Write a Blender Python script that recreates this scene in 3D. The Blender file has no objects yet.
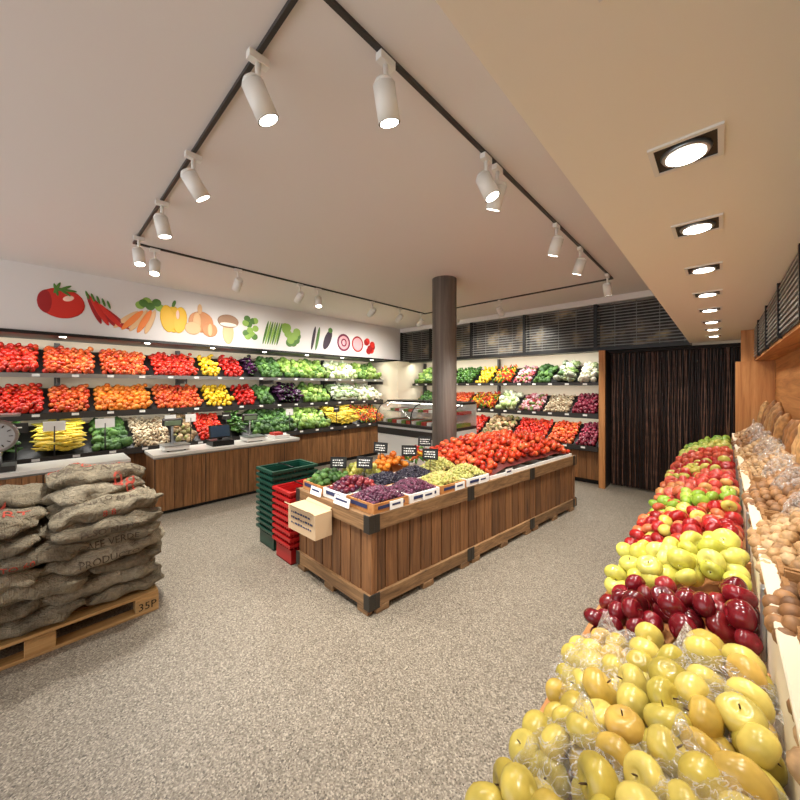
import bpy, bmesh, math, random
import numpy as np
from mathutils import Matrix, Vector
from mathutils.bvhtree import BVHTree
random.seed(7); rng=np.random.default_rng(11)
scn=bpy.context.scene
scn.view_settings.view_transform='Standard'
scn.view_settings.exposure=.42
COL=scn.collection

# ------------------------------------------------------------ materials
def nt(name):
    m=bpy.data.materials.new(name); m.use_nodes=True
    t=m.node_tree; b=t.nodes['Principled BSDF']; return m,t,b
def N(t,k,**kw):
    n=t.nodes.new(k)
    for a,v in kw.items(): setattr(n,a,v)
    return n
def lin(c):
    return tuple((x/255/12.92 if x/255<=.04045 else ((x/255+.055)/1.055)**2.4) for x in c)+(1,)
def ramp(t,cols,const=False):
    r=N(t,'ShaderNodeValToRGB'); e=r.color_ramp.elements
    while len(e)<len(cols): e.new(.5)
    for i,c in enumerate(cols):
        e[i].position=i/(len(cols) if const else max(1,len(cols)-1)); e[i].color=lin(c)
    if const: r.color_ramp.interpolation='CONSTANT'
    return r
def plain(name,c,rough=.5,metal=0,emis=0,bump=0,bscale=80,ecol=None):
    m,t,b=nt(name); b.inputs['Base Color'].default_value=lin(c)
    b.inputs['Roughness'].default_value=rough; b.inputs['Metallic'].default_value=metal
    if emis:
        b.inputs['Emission Color'].default_value=lin(ecol or c); b.inputs['Emission Strength'].default_value=emis
    if bump:
        tc=N(t,'ShaderNodeTexCoord'); no=N(t,'ShaderNodeTexNoise'); no.inputs['Scale'].default_value=bscale
        bp=N(t,'ShaderNodeBump'); bp.inputs['Strength'].default_value=bump; bp.inputs['Distance'].default_value=.01
        t.links.new(tc.outputs['Object'],no.inputs['Vector']); t.links.new(no.outputs['Fac'],bp.inputs['Height']); t.links.new(bp.outputs['Normal'],b.inputs['Normal'])
    return m
def produce(name,cols,rough=.35,mott=.35,scale=25,const=False):
    m,t,b=nt(name); g=N(t,'ShaderNodeNewGeometry'); r=ramp(t,cols,const)
    t.links.new(g.outputs['Random Per Island'],r.inputs['Fac'])
    tc=N(t,'ShaderNodeTexCoord'); no=N(t,'ShaderNodeTexNoise'); no.inputs['Scale'].default_value=scale; no.inputs['Detail'].default_value=3
    t.links.new(tc.outputs['Object'],no.inputs['Vector'])
    mr=N(t,'ShaderNodeMapRange'); mr.inputs[1].default_value=.3; mr.inputs[2].default_value=.7; mr.inputs[3].default_value=1-mott; mr.inputs[4].default_value=1.1
    t.links.new(no.outputs['Fac'],mr.inputs[0])
    mx=N(t,'ShaderNodeMix',data_type='RGBA',blend_type='MULTIPLY'); mx.inputs[0].default_value=1
    t.links.new(r.outputs['Color'],mx.inputs[6]); t.links.new(mr.outputs[0],mx.inputs[7]); t.links.new(mx.outputs[2],b.inputs['Base Color'])
    b.inputs['Roughness'].default_value=rough
    return m
def wood(name,cols,axis='z',rough=.6,sc=6,stretch=.06,lo=.55,hi=1.15):
    m,t,b=nt(name); tc=N(t,'ShaderNodeTexCoord'); mp=N(t,'ShaderNodeMapping')
    s=[1,1,1]; s['xyz'.index(axis)]=stretch; mp.inputs['Scale'].default_value=s
    g=N(t,'ShaderNodeNewGeometry'); ad=N(t,'ShaderNodeVectorMath',operation='MULTIPLY_ADD')
    ad.inputs[1].default_value=(7,7,7)
    t.links.new(g.outputs['Random Per Island'],ad.inputs[0]); t.links.new(tc.outputs['Object'],ad.inputs[2])
    t.links.new(ad.outputs[0],mp.inputs['Vector'])
    no=N(t,'ShaderNodeTexNoise'); no.inputs['Scale'].default_value=sc*3; no.inputs['Detail'].default_value=8; no.inputs['Distortion'].default_value=.8; no.inputs['Roughness'].default_value=.65
    t.links.new(mp.outputs[0],no.inputs['Vector'])
    r=ramp(t,cols); n_=len(cols)
    for i,e in enumerate(r.color_ramp.elements): e.position=.30+.40*i/(n_-1)
    t.links.new(no.outputs['Fac'],r.inputs['Fac'])
    mr=N(t,'ShaderNodeMapRange'); mr.inputs[3].default_value=lo; mr.inputs[4].default_value=hi
    t.links.new(g.outputs['Random Per Island'],mr.inputs[0])
    mx=N(t,'ShaderNodeMix',data_type='RGBA',blend_type='MULTIPLY'); mx.inputs[0].default_value=1
    t.links.new(r.outputs['Color'],mx.inputs[6]); t.links.new(mr.outputs[0],mx.inputs[7]); t.links.new(mx.outputs[2],b.inputs['Base Color'])
    bp=N(t,'ShaderNodeBump'); bp.inputs['Strength'].default_value=.3; bp.inputs['Distance'].default_value=.005
    t.links.new(no.outputs['Fac'],bp.inputs['Height']); t.links.new(bp.outputs['Normal'],b.inputs['Normal'])
    b.inputs['Roughness'].default_value=rough
    return m

M_wood=wood('island_wood_v',[(78,50,28),(122,82,48),(150,106,64)],'z',sc=13,stretch=.05,lo=.6,hi=1.1)
M_woody=wood('island_wood_y',[(86,62,40),(130,98,64),(160,126,88)],'y',sc=12,lo=.75,hi=1.1)
M_woodx=wood('island_wood_x',[(86,62,40),(130,98,64),(160,126,88)],'x',sc=12,lo=.75,hi=1.1)
M_cwood=wood('counter_wood',[(92,58,30),(136,92,52),(164,116,70)],'z',sc=11,lo=.75,hi=1.1)
M_pine=wood('pine',[(146,92,46),(186,126,70),(206,150,92)],'y',lo=.8,hi=1.1)
M_pinez=wood('pine_z',[(150,96,50),(190,130,74),(210,154,96)],'z',lo=.8,hi=1.1)
M_pallet=wood('pallet_wood',[(140,104,58),(184,144,90),(208,172,118)],'y',lo=.75,hi=1.1)
M_black=plain('black_metal',(22,22,22),.4,.3)
M_dkgrey=plain('dark_grey',(58,56,54),.45,.3)
M_steel=plain('steel',(165,168,170),.3,.8)
M_white=plain('white_paint',(232,230,224),.4)
M_cream=plain('cream_wall',(222,210,186),.6)
M_card=plain('card_white',(240,240,236),.6)
M_bracket=plain('bracket_iron',(66,62,56),.5,.6)
M_top=plain('counter_top_white',(225,222,214),.3)
M_emw=plain('lamp_emit',(255,250,240),.5,0,14,ecol=(255,246,228))
M_emled=plain('led_emit',(255,250,235),.5,0,5)

# ------------------------------------------------------------ mesh builder
class MB:
    def __init__(s): s.v=[]; s.f=[]; s.m=[]; s.s=[]
    def box(s,x0,x1,y0,y1,z0,z1,m=0,M=None):
        k=len(s.v)
        for p in ((x0,y0,z0),(x1,y0,z0),(x1,y1,z0),(x0,y1,z0),(x0,y0,z1),(x1,y0,z1),(x1,y1,z1),(x0,y1,z1)):
            s.v.append(tuple(M@Vector(p)) if M else p)
        for f in ((0,3,2,1),(4,5,6,7),(0,1,5,4),(1,2,6,5),(2,3,7,6),(3,0,4,7)):
            s.f.append(tuple(k+i for i in f)); s.m.append(m); s.s.append(False)
    def cyl(s,p0,p1,r0,r1=None,n=16,m=0,caps=True,mcap=None):
        if r1 is None: r1=r0
        p0=Vector(p0);p1=Vector(p1); d=(p1-p0).normalized()
        a=d.orthogonal().normalized(); b=d.cross(a); k=len(s.v)
        for p,r in ((p0,r0),(p1,r1)):
            for i in range(n):
                t=2*math.pi*i/n; s.v.append(tuple(p+a*math.cos(t)*r+b*math.sin(t)*r))
        for i in range(n):
            j=(i+1)%n; s.f.append((k+i,k+j,k+n+j,k+n+i)); s.m.append(m); s.s.append(True)
        if caps:
            s.f.append(tuple(k+i for i in reversed(range(n)))); s.m.append(m); s.s.append(False)
            s.f.append(tuple(k+n+i for i in range(n))); s.m.append(m if mcap is None else mcap); s.s.append(False)
    def arr(s,V,F,m=0,smooth=True):
        k=len(s.v); s.v+= [tuple(map(float,p)) for p in V]
        for f in F: s.f.append(tuple(int(k+i) for i in f)); s.m.append(m); s.s.append(smooth)
    def poly(s,P,m=0):
        k=len(s.v); s.v+=[tuple(p) for p in P]; s.f.append(tuple(range(k,k+len(P)))); s.m.append(m); s.s.append(False)
    def build(s,name,mats,bevel=0,fn=None,parent=None):
        me=bpy.data.meshes.new(name)
        v=[fn(*p) for p in s.v] if fn else s.v
        me.from_pydata(v,[],s.f)
        for m in mats: me.materials.append(m)
        me.polygons.foreach_set('material_index',s.m); me.polygons.foreach_set('use_smooth',s.s); me.update()
        o=bpy.data.objects.new(name,me); COL.objects.link(o)
        if parent: o.parent=parent
        if bevel:
            b=o.modifiers.new('bevel','BEVEL'); b.width=bevel; b.segments=1; b.limit_method='ANGLE'
        return o
def RM(c,rz=0,rx=0,ry=0):
    return Matrix.Translation(c)@Matrix.Rotation(rz,4,'Z')@Matrix.Rotation(ry,4,'Y')@Matrix.Rotation(rx,4,'X')

# ------------------------------------------------------------ produce prototypes
def ico(sub):
    bm=bmesh.new(); bmesh.ops.create_icosphere(bm,subdivisions=sub,radius=1)
    V=np.array([v.co[:] for v in bm.verts]); F=np.array([[v.index for v in f.verts] for f in bm.faces]); bm.free(); return V,F
I1=ico(1);I2=ico(2);I3=ico(3)
def P(V,F,m=0): return V.copy(),F.copy(),np.full(len(F),m)
def join(*ps):
    Vs=[];Fs=[];Ms=[];k=0
    for V,F,M in ps: Vs.append(V);Fs.append(F+k);Ms.append(M);k+=len(V)
    return np.vstack(Vs),np.vstack(Fs),np.concatenate(Ms)
def calyx(z=.85,r=.45,m=1):
    V=[(0,0,z)];F=[]
    for i in range(5):
        a=2*math.pi*i/5
        V+= [(r*math.cos(a),r*math.sin(a),z-.02),(r*.25*math.cos(a+.6),r*.25*math.sin(a+.6),z+.04),(r*.25*math.cos(a-.6),r*.25*math.sin(a-.6),z+.04)]
        k=1+3*i; F+=[(0,k+2,k),(0,k,k+1)]
    return np.array(V),np.array(F),np.full(len(F),m)
def p_tomato():
    V,F,M=P(*I2); r=np.hypot(V[:,0],V[:,1]); V[:,2]*=.82; V[:,2]-=np.where(V[:,2]>0,.18*np.exp(-(r/.35)**2),0)
    return join((V,F,M),calyx(.68,.5))
def p_round():
    V,F,M=P(*I2); V[:,2]*=.92; return V,F,M
def p_long(a=.3,bend=.15):
    V,F,M=P(*I2); V[:,0]*=a; V[:,1]*=a; V[:,0]+=bend*V[:,2]**2; return V,F,M
def p_egg():
    V,F,M=P(*I2); k=.42*(1-.35*V[:,2]); V[:,0]*=k; V[:,1]*=k
    c=calyx(.93,.3); return join((V,F,M),c)
def p_pepper():
    V,F,M=P(*I2); ph=np.arctan2(V[:,1],V[:,0]); k=(.72+.1*np.cos(3*ph))*(1+.15*V[:,2]); V[:,0]*=k;V[:,1]*=k
    s=I1[0]*np.array([.09,.09,.25])+np.array([0,0,1.05]); return join((V,F,M),(s,I1[1],np.full(len(I1[1]),1)))
def p_leafy(seed,amp=.28,sc=(1,1,.85)):
    r=np.random.default_rng(seed); V,F,M=P(*I3); k=1+amp*(r.random(len(V))-.5)*2*.6+.12*np.sin(V[:,0]*6+seed)*np.cos(V[:,1]*7); V*=k[:,None]; V*=np.array(sc); return V,F,M
def p_mushroom():
    V,F,M=P(*I2); V[:,2]=np.where(V[:,2]<0,V[:,2]*.3,V[:,2]*.75)
    s=I1[0]*np.array([.35,.35,.5])+np.array([0,0,-.5]); return join((V,F,M),(s,I1[1],np.full(len(I1[1]),0)))
def p_apple(pear=0):
    n,k=18,13; V=[];F=[]
    for j in range(k+1):
        th=math.pi*j/k; r=math.sin(th)*(1+.10*math.cos(th)); z=.80*math.cos(th)
        if pear: r*=1-.32*max(0,math.cos(th))**1.2; z=1.08*math.cos(th)
        q=math.exp(-(math.sin(th)/.32)**2); z-= (.30 if th<1.5 else -.16)*q*(0.3 if pear else 1)
        for i in range(n):
            a=2*math.pi*i/n; rr=r*(1+.035*math.cos(5*a)*(1 if th>1.8 else .3)); V.append((rr*math.cos(a),rr*math.sin(a),z))
    for j in range(k):
        for i in range(n):
            a=j*n+i;b=j*n+(i+1)%n;c=a+n;d=b+n; F+=[(a,c,b),(b,c,d)]
    st=I1[0]*np.array([.05,.05,.24])+np.array([.03,0,.66 if not pear else 1.1])
    return join((np.array(V),np.array(F),np.zeros(len(F),int)),(st,I1[1],np.full(len(I1[1]),1)))

def build_items(name,variants,pos,scl,rot,mats,fn=None,smooth=True,parent=None):
    Vs=[];Fs=[];Ms=[];k=0; idx=rng.integers(0,len(variants),len(pos))
    for q,(V,F,Mi) in enumerate(variants):
        s=np.where(idx==q)[0]
        if not len(s): continue
        W=np.einsum('nij,vj->nvi',rot[s],V)*scl[s][:,None,None]+pos[s][:,None,:]
        nv=len(V); Fs.append((F[None]+(np.arange(len(s))*nv)[:,None,None]+k).reshape(-1,3)); Vs.append(W.reshape(-1,3)); Ms.append(np.tile(Mi,len(s))); k+=nv*len(s)
    V=np.vstack(Vs);F=np.vstack(Fs);Mi=np.concatenate(Ms).astype(np.int32)
    if fn:
        V=np.stack(fn(V[:,0],V[:,1],V[:,2]),1)
    me=bpy.data.meshes.new(name); me.vertices.add(len(V)); me.vertices.foreach_set('co',V.astype(np.float32).ravel())
    me.loops.add(len(F)*3); me.loops.foreach_set('vertex_index',F.astype(np.int32).ravel())
    me.polygons.add(len(F)); me.polygons.foreach_set('loop_start',np.arange(0,len(F)*3,3,dtype=np.int32))
    try: me.polygons.foreach_set('loop_total',np.full(len(F),3,dtype=np.int32))
    except Exception: pass
    for m in mats: me.materials.append(m)
    me.polygons.foreach_set('material_index',Mi); me.polygons.foreach_set('use_smooth',np.full(len(F),smooth,dtype=bool))
    me.update(calc_edges=True); me.validate()
    o=bpy.data.objects.new(name,me); COL.objects.link(o)
    if parent: o.parent=parent
    return o
def randrot(n,mode='any'):
    R=np.zeros((n,3,3))
    for i in range(n):
        if mode=='any':
            q=rng.normal(size=4); q/=np.linalg.norm(q); w,x,y,z=q
            R[i]=[[1-2*(y*y+z*z),2*(x*y-z*w),2*(x*z+y*w)],[2*(x*y+z*w),1-2*(x*x+z*z),2*(y*z-x*w)],[2*(x*z-y*w),2*(y*z+x*w),1-2*(x*x+y*y)]]
        else:
            a=rng.random()*6.283; t=rng.normal()*.35; u=rng.normal()*.35
            M=Matrix.Rotation(t,3,'X')@Matrix.Rotation(u,3,'Y')@Matrix.Rotation(a,3,'Z')
            if mode=='lie': M=Matrix.Rotation(rng.normal()*.35,3,'Z')@Matrix.Rotation(math.pi/2+t*.3,3,'X')@Matrix.Rotation(a,3,'Z')
            if mode=='liex': M=Matrix.Rotation(rng.normal()*.35,3,'Z')@Matrix.Rotation(math.pi/2+t*.3,3,'Y')@Matrix.Rotation(a,3,'Z')
            R[i]=np.array(M)
    return R
M_green=plain('stem_green',(58,96,34),.6); M_stem=plain('stem_brown',(82,60,34),.7)
def K(vars_,r,cols,mode='up',sp=1.85,rough=.35,mott=.4,m2=None,p2=.6,scale=25,const=False):
    return dict(v=vars_,r=r,cols=cols,mode=mode,sp=sp,rough=rough,mott=mott,m2=m2 or M_green,p2=p2,scale=scale,mat=None,const=const)
L3=[p_leafy(1),p_leafy(2),p_leafy(3)]
LL=[p_leafy(4,.35,(.55,.55,1.2)),p_leafy(5,.35,(.5,.6,1.2))]
KIND={
'tomatoes':K([p_tomato()],.034,[(150,18,10),(214,44,22),(190,26,14),(226,76,34)],mode='any'),
'orange_tomatoes':K([p_tomato(),p_round()],.033,[(196,50,18),(230,106,44),(180,36,16),(236,136,66)],mode='any'),
'oranges':K([p_round()],.036,[(222,106,20),(236,146,44),(200,90,20)],rough=.45),
'red_peppers':K([p_pepper()],.044,[(160,14,12),(206,30,18),(130,14,12)],mode='any'),
'yellow_peppers':K([p_pepper()],.044,[(236,186,20),(244,206,50),(214,160,20)],mode='any'),
'green_peppers':K([p_pepper()],.044,[(40,82,24),(84,130,44)],mode='any'),
'eggplants':K([p_egg()],.085,[(38,16,42),(66,30,64),(30,14,34)],mode='liex',sp=.8,rough=.2),
'lettuces':K(L3,.062,[(86,130,40),(146,176,76),(56,100,30),(176,196,110)],mode='any',sp=1.7,rough=.6,p2=.3),
'dark_greens':K(L3,.05,[(34,66,24),(56,96,34),(90,130,56)],mode='any',sp=1.6,rough=.6,p2=.4),
'white_cabbages':K([p_leafy(7,.08),p_leafy(8,.08)],.06,[(196,210,150),(226,230,202),(160,186,104),(236,236,222)],mode='any',sp=1.8,rough=.5),
'cauliflowers':K([p_leafy(9,.2),p_leafy(10,.2)],.055,[(226,220,196),(236,232,212),(130,156,80)],mode='any',rough=.7,sp=1.8),
'bananas':K([p_long(.2,.3)],.085,[(236,200,50),(220,190,60),(190,180,60)],mode='lie',sp=.62,rough=.5),
'cucumbers':K([p_long(.2,.08)],.10,[(44,86,30),(80,120,50)],mode='liex',sp=.55),
'mushrooms':K([p_mushroom()],.026,[(214,200,172),(190,170,136),(130,100,70)],rough=.7,mode='any'),
'radishes':K([p_round()]+[p_leafy(11,.3)],.032,[(190,50,76),(226,196,200),(160,30,56),(90,130,56)],mode='any'),
'root_vegetables':K([p_long(.5,.1),p_leafy(12,.2)],.045,[(150,110,66),(196,170,130),(100,66,40),(140,140,80)],mode='any',rough=.7),
'leeks':K(LL,.075,[(200,210,160),(110,146,66),(226,228,210),(70,110,46)],mode='lie',sp=.95,rough=.5),
'red_onions':K([p_tomato()],.034,[(120,26,50),(146,44,66),(84,16,34)],m2=M_stem,mode='any'),
'mixed_chillies':K([p_long(.3,.2)],.05,[(190,30,16),(226,176,40),(70,120,40),(220,100,30)],mode='any',sp=.9,const=True),
}
for k,d in KIND.items(): d['mat']=produce('m_'+k,d['cols'],d['rough'],d['mott'],d['scale'],d['const'])
def fill(kind,P0,U,V,Lu,Lv,mound=None,name=None,fn=None,rs=1.0,parent=None):
    d=KIND[kind]; r=d['r']*rs; s=d['sp']*r
    U=np.array(U,float);V=np.array(V,float);V/=np.linalg.norm(V); Nn=np.cross(U,V); Nn=Nn if Nn[2]>0 else -Nn
    pts=[]; nr=max(1,int(round((Lv-1.7*r)/(s*.9)))+1); dv_=(Lv-1.7*r)/max(1,nr-1)
    for layer in (0,1):
        for row in range(nr):
            v=r*.85+row*dv_
            u=r*.9+(row%2)*s*.5
            while u<Lu-r*.8:
                if layer==0 or rng.random()<d['p2']:
                    du,dv=rng.normal(size=2)*s*.12
                    h=r*.7+layer*r*1.05+(mound(u/Lu,v/Lv) if mound else 0)+rng.normal()*r*.15
                    uu=min(max(u+du+(s*.4 if layer else 0),r*.8),Lu-r*.8); vv=min(max(v+dv,r*.8),Lv-r*.5)
                    pts.append(np.array(P0)+U*uu+V*vv+Nn*h)
                u+=s
    if not pts: return
    pts=np.array(pts); n=len(pts)
    return build_items(name or kind,d['v'],pts,r*(1+rng.normal(size=n)*.09),randrot(n,d['mode']),[d['mat'],d['m2']],fn,parent=parent)

# ------------------------------------------------------------ room shell
m,t,b=nt('pebble_floor'); tc=N(t,'ShaderNodeTexCoord')
v1=N(t,'ShaderNodeTexVoronoi'); v1.inputs['Scale'].default_value=150
r1=ramp(t,[(84,76,66),(158,150,136),(116,108,96),(186,178,164),(100,92,82)])
n2=N(t,'ShaderNodeTexNoise'); n2.inputs['Scale'].default_value=95; n2.inputs['Detail'].default_value=5
r2=ramp(t,[(130,122,112),(244,240,232)]); r2.color_ramp.elements[0].position=.3; r2.color_ramp.elements[1].position=.6
mx=N(t,'ShaderNodeMix',data_type='RGBA',blend_type='MULTIPLY'); mx.inputs[0].default_value=.6
sp=N(t,'ShaderNodeSeparateColor')
t.links.new(tc.outputs['Object'],v1.inputs['Vector']); t.links.new(tc.outputs['Object'],n2.inputs['Vector'])
t.links.new(v1.outputs['Color'],sp.inputs[0]); t.links.new(sp.outputs[0],r1.inputs['Fac']); t.links.new(n2.outputs['Fac'],r2.inputs['Fac'])
t.links.new(r1.outputs['Color'],mx.inputs[6]); t.links.new(r2.outputs['Color'],mx.inputs[7]); t.links.new(mx.outputs[2],b.inputs['Base Color'])
b.inputs['Roughness'].default_value=.5
bp=N(t,'ShaderNodeBump'); bp.inputs['Strength'].default_value=.3; bp.inputs['Distance'].default_value=.004
t.links.new(v1.outputs['Distance'],bp.inputs['Height']); t.links.new(bp.outputs['Normal'],b.inputs['Normal'])
M_floor=m
mb=MB(); mb.box(-7.05,.6,-3,7.3,-.1,0); mb.build('floor',[M_floor])
M_ceil=plain('ceiling_paint',(224,218,214),.7)
M_bulk=plain('bulkhead_paint',(246,240,226),.6)
mb=MB(); mb.box(-7.05,-.34,-3,7.3,3.2,3.3); mb.build('ceiling',[M_ceil])
mb=MB(); mb.box(-.34,.27,-3,6.53,2.33,3.3); mb.build('ceiling_bulkhead',[M_bulk])
mb=MB(); mb.box(-7.05,-6.85,-3,7.3,0,3.2); mb.build('wall_left',[M_cream])
mb=MB(); mb.box(-6.85,.6,7.15,7.3,0,3.2); mb.build('wall_back',[M_cream])
mb=MB(); mb.box(.42,.6,-3,7.15,0,3.3); mb.build('wall_right',[M_pine])
M_sign=plain('sign_panel',(222,218,216),.5)
mb=MB(); mb.box(-6.85,-6.17,-3,6.53,2.38,3.2); mb.build('wall_soffit_left',[M_sign])
mb=MB(); mb.box(-6.86,-6.14,-3,6.5,2.34,2.38,0)
for y in np.arange(-2.5,6.4,.9):
    mb.cyl((-6.25,y,2.34),(-6.25,y,2.335),.035,n=12,m=1)
mb.build('trim_left_canopy',[M_black,M_emw])
mb=MB(); mb.box(-6.85,-5.85,6.1,7.15,0,2.32); mb.build('wall_corner',[M_cream])

# ventilation grille over back shelves
m,t,b=nt('grille_back_glints'); tc=N(t,'ShaderNodeTexCoord'); no=N(t,'ShaderNodeTexNoise'); no.inputs['Scale'].default_value=3; no.inputs['Detail'].default_value=5
r=ramp(t,[(34,30,28),(84,74,64),(190,166,130)]); r.color_ramp.elements[0].position=.42; r.color_ramp.elements[1].position=.55; r.color_ramp.elements[2].position=.68  # pale warm noise patches paint glints and reflections behind the slats
t.links.new(tc.outputs['Object'],no.inputs['Vector']); t.links.new(no.outputs['Fac'],r.inputs['Fac']); t.links.new(r.outputs[0],b.inputs['Base Color']); M_gback=m
M_slat=plain('slat_grey',(150,148,144),.35,.3)
mb=MB()
mb.box(-6.17,-.34,6.75,7.15,2.33,3.2,1)
mb.box(-6.17,-.34,6.53,6.75,2.30,2.36,0); mb.box(-6.17,-.34,6.53,6.75,3.1,3.2,2)
xs=[-6.17,-5.2,-4.05,-2.85,-1.6,-.37]
for x in xs: mb.box(x,x+.05,6.53,6.75,2.36,3.1,0)
for z in np.arange(2.38,3.09,.05): 
    k=len(mb.v); mb.v+=[(-6.15,6.55,z),(-.36,6.55,z),(-.36,6.585,z+.016),(-6.15,6.585,z+.016)]; mb.f.append((k,k+1,k+2,k+3)); mb.m.append(3); mb.s.append(False)
    mb.box(-6.15,-.36,6.548,6.553,z-.004,z+.003,3)
for x in np.arange(-6.1,-.36,.3): mb.box(x,x+.006,6.6,6.606,2.36,3.1,3)
mb.build('ventilation_grille',[M_black,M_gback,M_ceil,M_slat])

# ------------------------------------------------------------ left shelving
def tags(mb,p,U,L,step,nrm,m=0):
    n=int(L/step)
    for i in range(n):
        c=Vector(p)+Vector(U)*(i+.5)*step; w=.035
        a=Vector(U)*w; h=Vector((0,0,.016)); o=Vector(nrm)*.004
        P4=[c-a-h,c+a-h,c+a+h,c-a+h]; k=len(mb.v)
        mb.v+= [tuple(p+o) for p in P4]; mb.f.append((k,k+1,k+2,k+3)); mb.m.append(m); mb.s.append(False)
Y0,Y1=-1.3,6.0
mb=MB()
rowsL=[(-6.28,1.84,.5,.36),(-6.28,1.33,.5,.34),(-6.08,.80,.68,.36)]
for q,(xf,z,dp,rise) in enumerate(rowsL):
    k=len(mb.v)
    pr=[(xf,z-.03),(xf,z),(xf-dp,z+rise),(xf-dp,z+rise-.03)]
    for y in (Y0,Y1): mb.v+=[(x,y,zz) for x,zz in pr]
    for a in range(4):
        c=(a+1)%4; mb.f.append((k+a,k+c,k+4+c,k+4+a)); mb.m.append(0); mb.s.append(False)
    mb.f.append((k+3,k+2,k+1,k)); mb.m.append(0); mb.s.append(False); mb.f.append((k+4,k+5,k+6,k+7)); mb.m.append(0); mb.s.append(False)
    mb.box(xf,xf+.02,Y0,Y1,z-(.03 if q==0 else .06),z+.025,4 if q==0 else 1)
    tags(mb,(xf+.021,Y0,z-.003),(0,1,0),Y1-Y0,.36,(1,0,0),2)
for y in np.arange(Y0,Y1+.01,1.46):
    mb.box(-6.82,-6.76,y-.03,y+.03,0,2.3,1)
    for xf,z,dp,rise in rowsL: mb.box(xf-dp,xf,y-.012,y+.012,z-.10,z-.03,1)
mb.box(-6.8,-6.16,Y0,Y1,.08,.72,3); mb.box(-6.75,-6.2,Y0,Y1,0,.08,0)
for y in np.arange(Y0,Y1,.12): mb.box(-6.16,-6.145,y+.003,y+.117,.08,.72,3)
for y in (-.2,.12,.6,1.35,1.62,2.15,3.3,4.4):
    mb.cyl((-6.05,y,.83),(-6.05,y,1.2),.008,n=6,m=1); w=.10 if y<1 else .07
    mb.box(-6.06,-6.045,y-w,y+w,1.14,1.26,1 if int(y*100)%3 else 2); mb.box(-6.044,-6.042,y-w*.8,y+w*.5,1.20,1.215,2)
shL=mb.build('produce_wall_shelf',[M_black,M_dkgrey,M_card,M_cwood,M_steel])
def rowfill(row,secs):
    xf,z,dp,rise=rowsL[row]
    for a,b_,k in secs:
        fill(k,(xf-.01,a+.02,z+.01),(0,1,0),(-dp,0,rise),b_-a-.04,math.hypot(dp,rise)-.03,parent=shL,mound=lambda u,v:.015*math.sin(u*9))
rowfill(0,[(-1.2,.0,'tomatoes'),(.0,.55,'orange_tomatoes'),(.57,1.15,'orange_tomatoes'),(1.17,1.83,'tomatoes'),(1.83,2.17,'yellow_peppers'),(2.17,2.55,'red_peppers'),(2.55,2.85,'eggplants'),(2.85,3.3,'dark_greens'),(3.3,4.4,'lettuces'),(4.4,5.2,'white_cabbages'),(5.2,5.95,'lettuces')])
rowfill(1,[(-1.2,.05,'tomatoes'),(.05,.5,'orange_tomatoes'),(.5,1.2,'oranges'),(1.2,1.9,'orange_tomatoes'),(1.9,2.4,'yellow_peppers'),(2.4,2.8,'red_peppers'),(2.8,3.15,'dark_greens'),(3.15,3.75,'eggplants'),(3.75,4.5,'lettuces'),(4.5,5.2,'leeks'),(5.2,5.95,'cauliflowers')])
rowfill(2,[(-1.2,-.1,'cucumbers'),(-.1,.45,'bananas'),(.45,.9,'dark_greens'),(.9,1.4,'mushrooms'),(1.4,1.75,'root_vegetables'),(1.75,2.2,'tomatoes'),(2.2,2.6,'cucumbers'),(2.6,3.5,'dark_greens'),(3.5,4.3,'lettuces'),(4.3,5.1,'bananas'),(5.1,5.95,'mixed_chillies')])
# back shelves
X0,X1=-5.8,-1.52
mb=MB()
rowsB=[(6.62,1.74,.46,.34),(6.62,1.19,.46,.32),(6.5,.64,.58,.34)]
for q,(yf,z,dp,rise) in enumerate(rowsB):
    k=len(mb.v); pr=[(yf,z-.03),(yf,z),(yf+dp,z+rise),(yf+dp,z+rise-.03)]
    for x in (X0,X1): mb.v+=[(x,y,zz) for y,zz in pr]
    for a in range(4):
        c=(a+1)%4; mb.f.append((k+4+a,k+4+c,k+c,k+a)); mb.m.append(0); mb.s.append(False)
    mb.f.append((k,k+1,k+2,k+3)); mb.m.append(0); mb.s.append(False); mb.f.append((k+7,k+6,k+5,k+4)); mb.m.append(0); mb.s.append(False)
    mb.box(X0,X1,yf-.02,yf,z-(.03 if q==0 else .06),z+.025,1)
    tags(mb,(X0,yf-.021,z-.005),(1,0,0),X1-X0,.3,(0,-1,0),2)
mb.box(X0,X1,6.58,7.12,.08,.56,3); mb.box(X0,X1,6.62,7.1,0,.08,0)
for x in np.arange(X0,X1-.05,.12): mb.box(x+.003,x+.117,6.565,6.58,.08,.56,3)
for x in (X0,-3.66,X1-.04):
    mb.box(x,x+.04,7.05,7.13,0,2.3,1)
shB=mb.build('produce_wall_shelf',[M_black,M_dkgrey,M_card,M_cwood])
def rowfillB(row,secs):
    yf,z,dp,rise=rowsB[row]
    for a,b_,k in secs:
        fill(k,(a+.02,yf+.01,z+.01),(1,0,0),(0,dp,rise),b_-a-.04,math.hypot(dp,rise)-.03,parent=shB)
rowfillB(0,[(-5.75,-4.7,'lettuces'),(-4.7,-4.0,'green_peppers'),(-4.0,-3.6,'yellow_peppers'),(-3.6,-3.1,'mixed_chillies'),(-3.1,-2.7,'radishes'),(-2.7,-2.3,'dark_greens'),(-2.3,-1.9,'leeks'),(-1.9,-1.55,'cauliflowers')])
rowfillB(1,[(-5.75,-4.9,'dark_greens'),(-4.9,-4.2,'orange_tomatoes'),(-4.2,-3.5,'mixed_chillies'),(-3.5,-3.0,'white_cabbages'),(-3.0,-2.5,'radishes'),(-2.5,-2.0,'mushrooms'),(-2.0,-1.55,'red_onions')])
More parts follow.
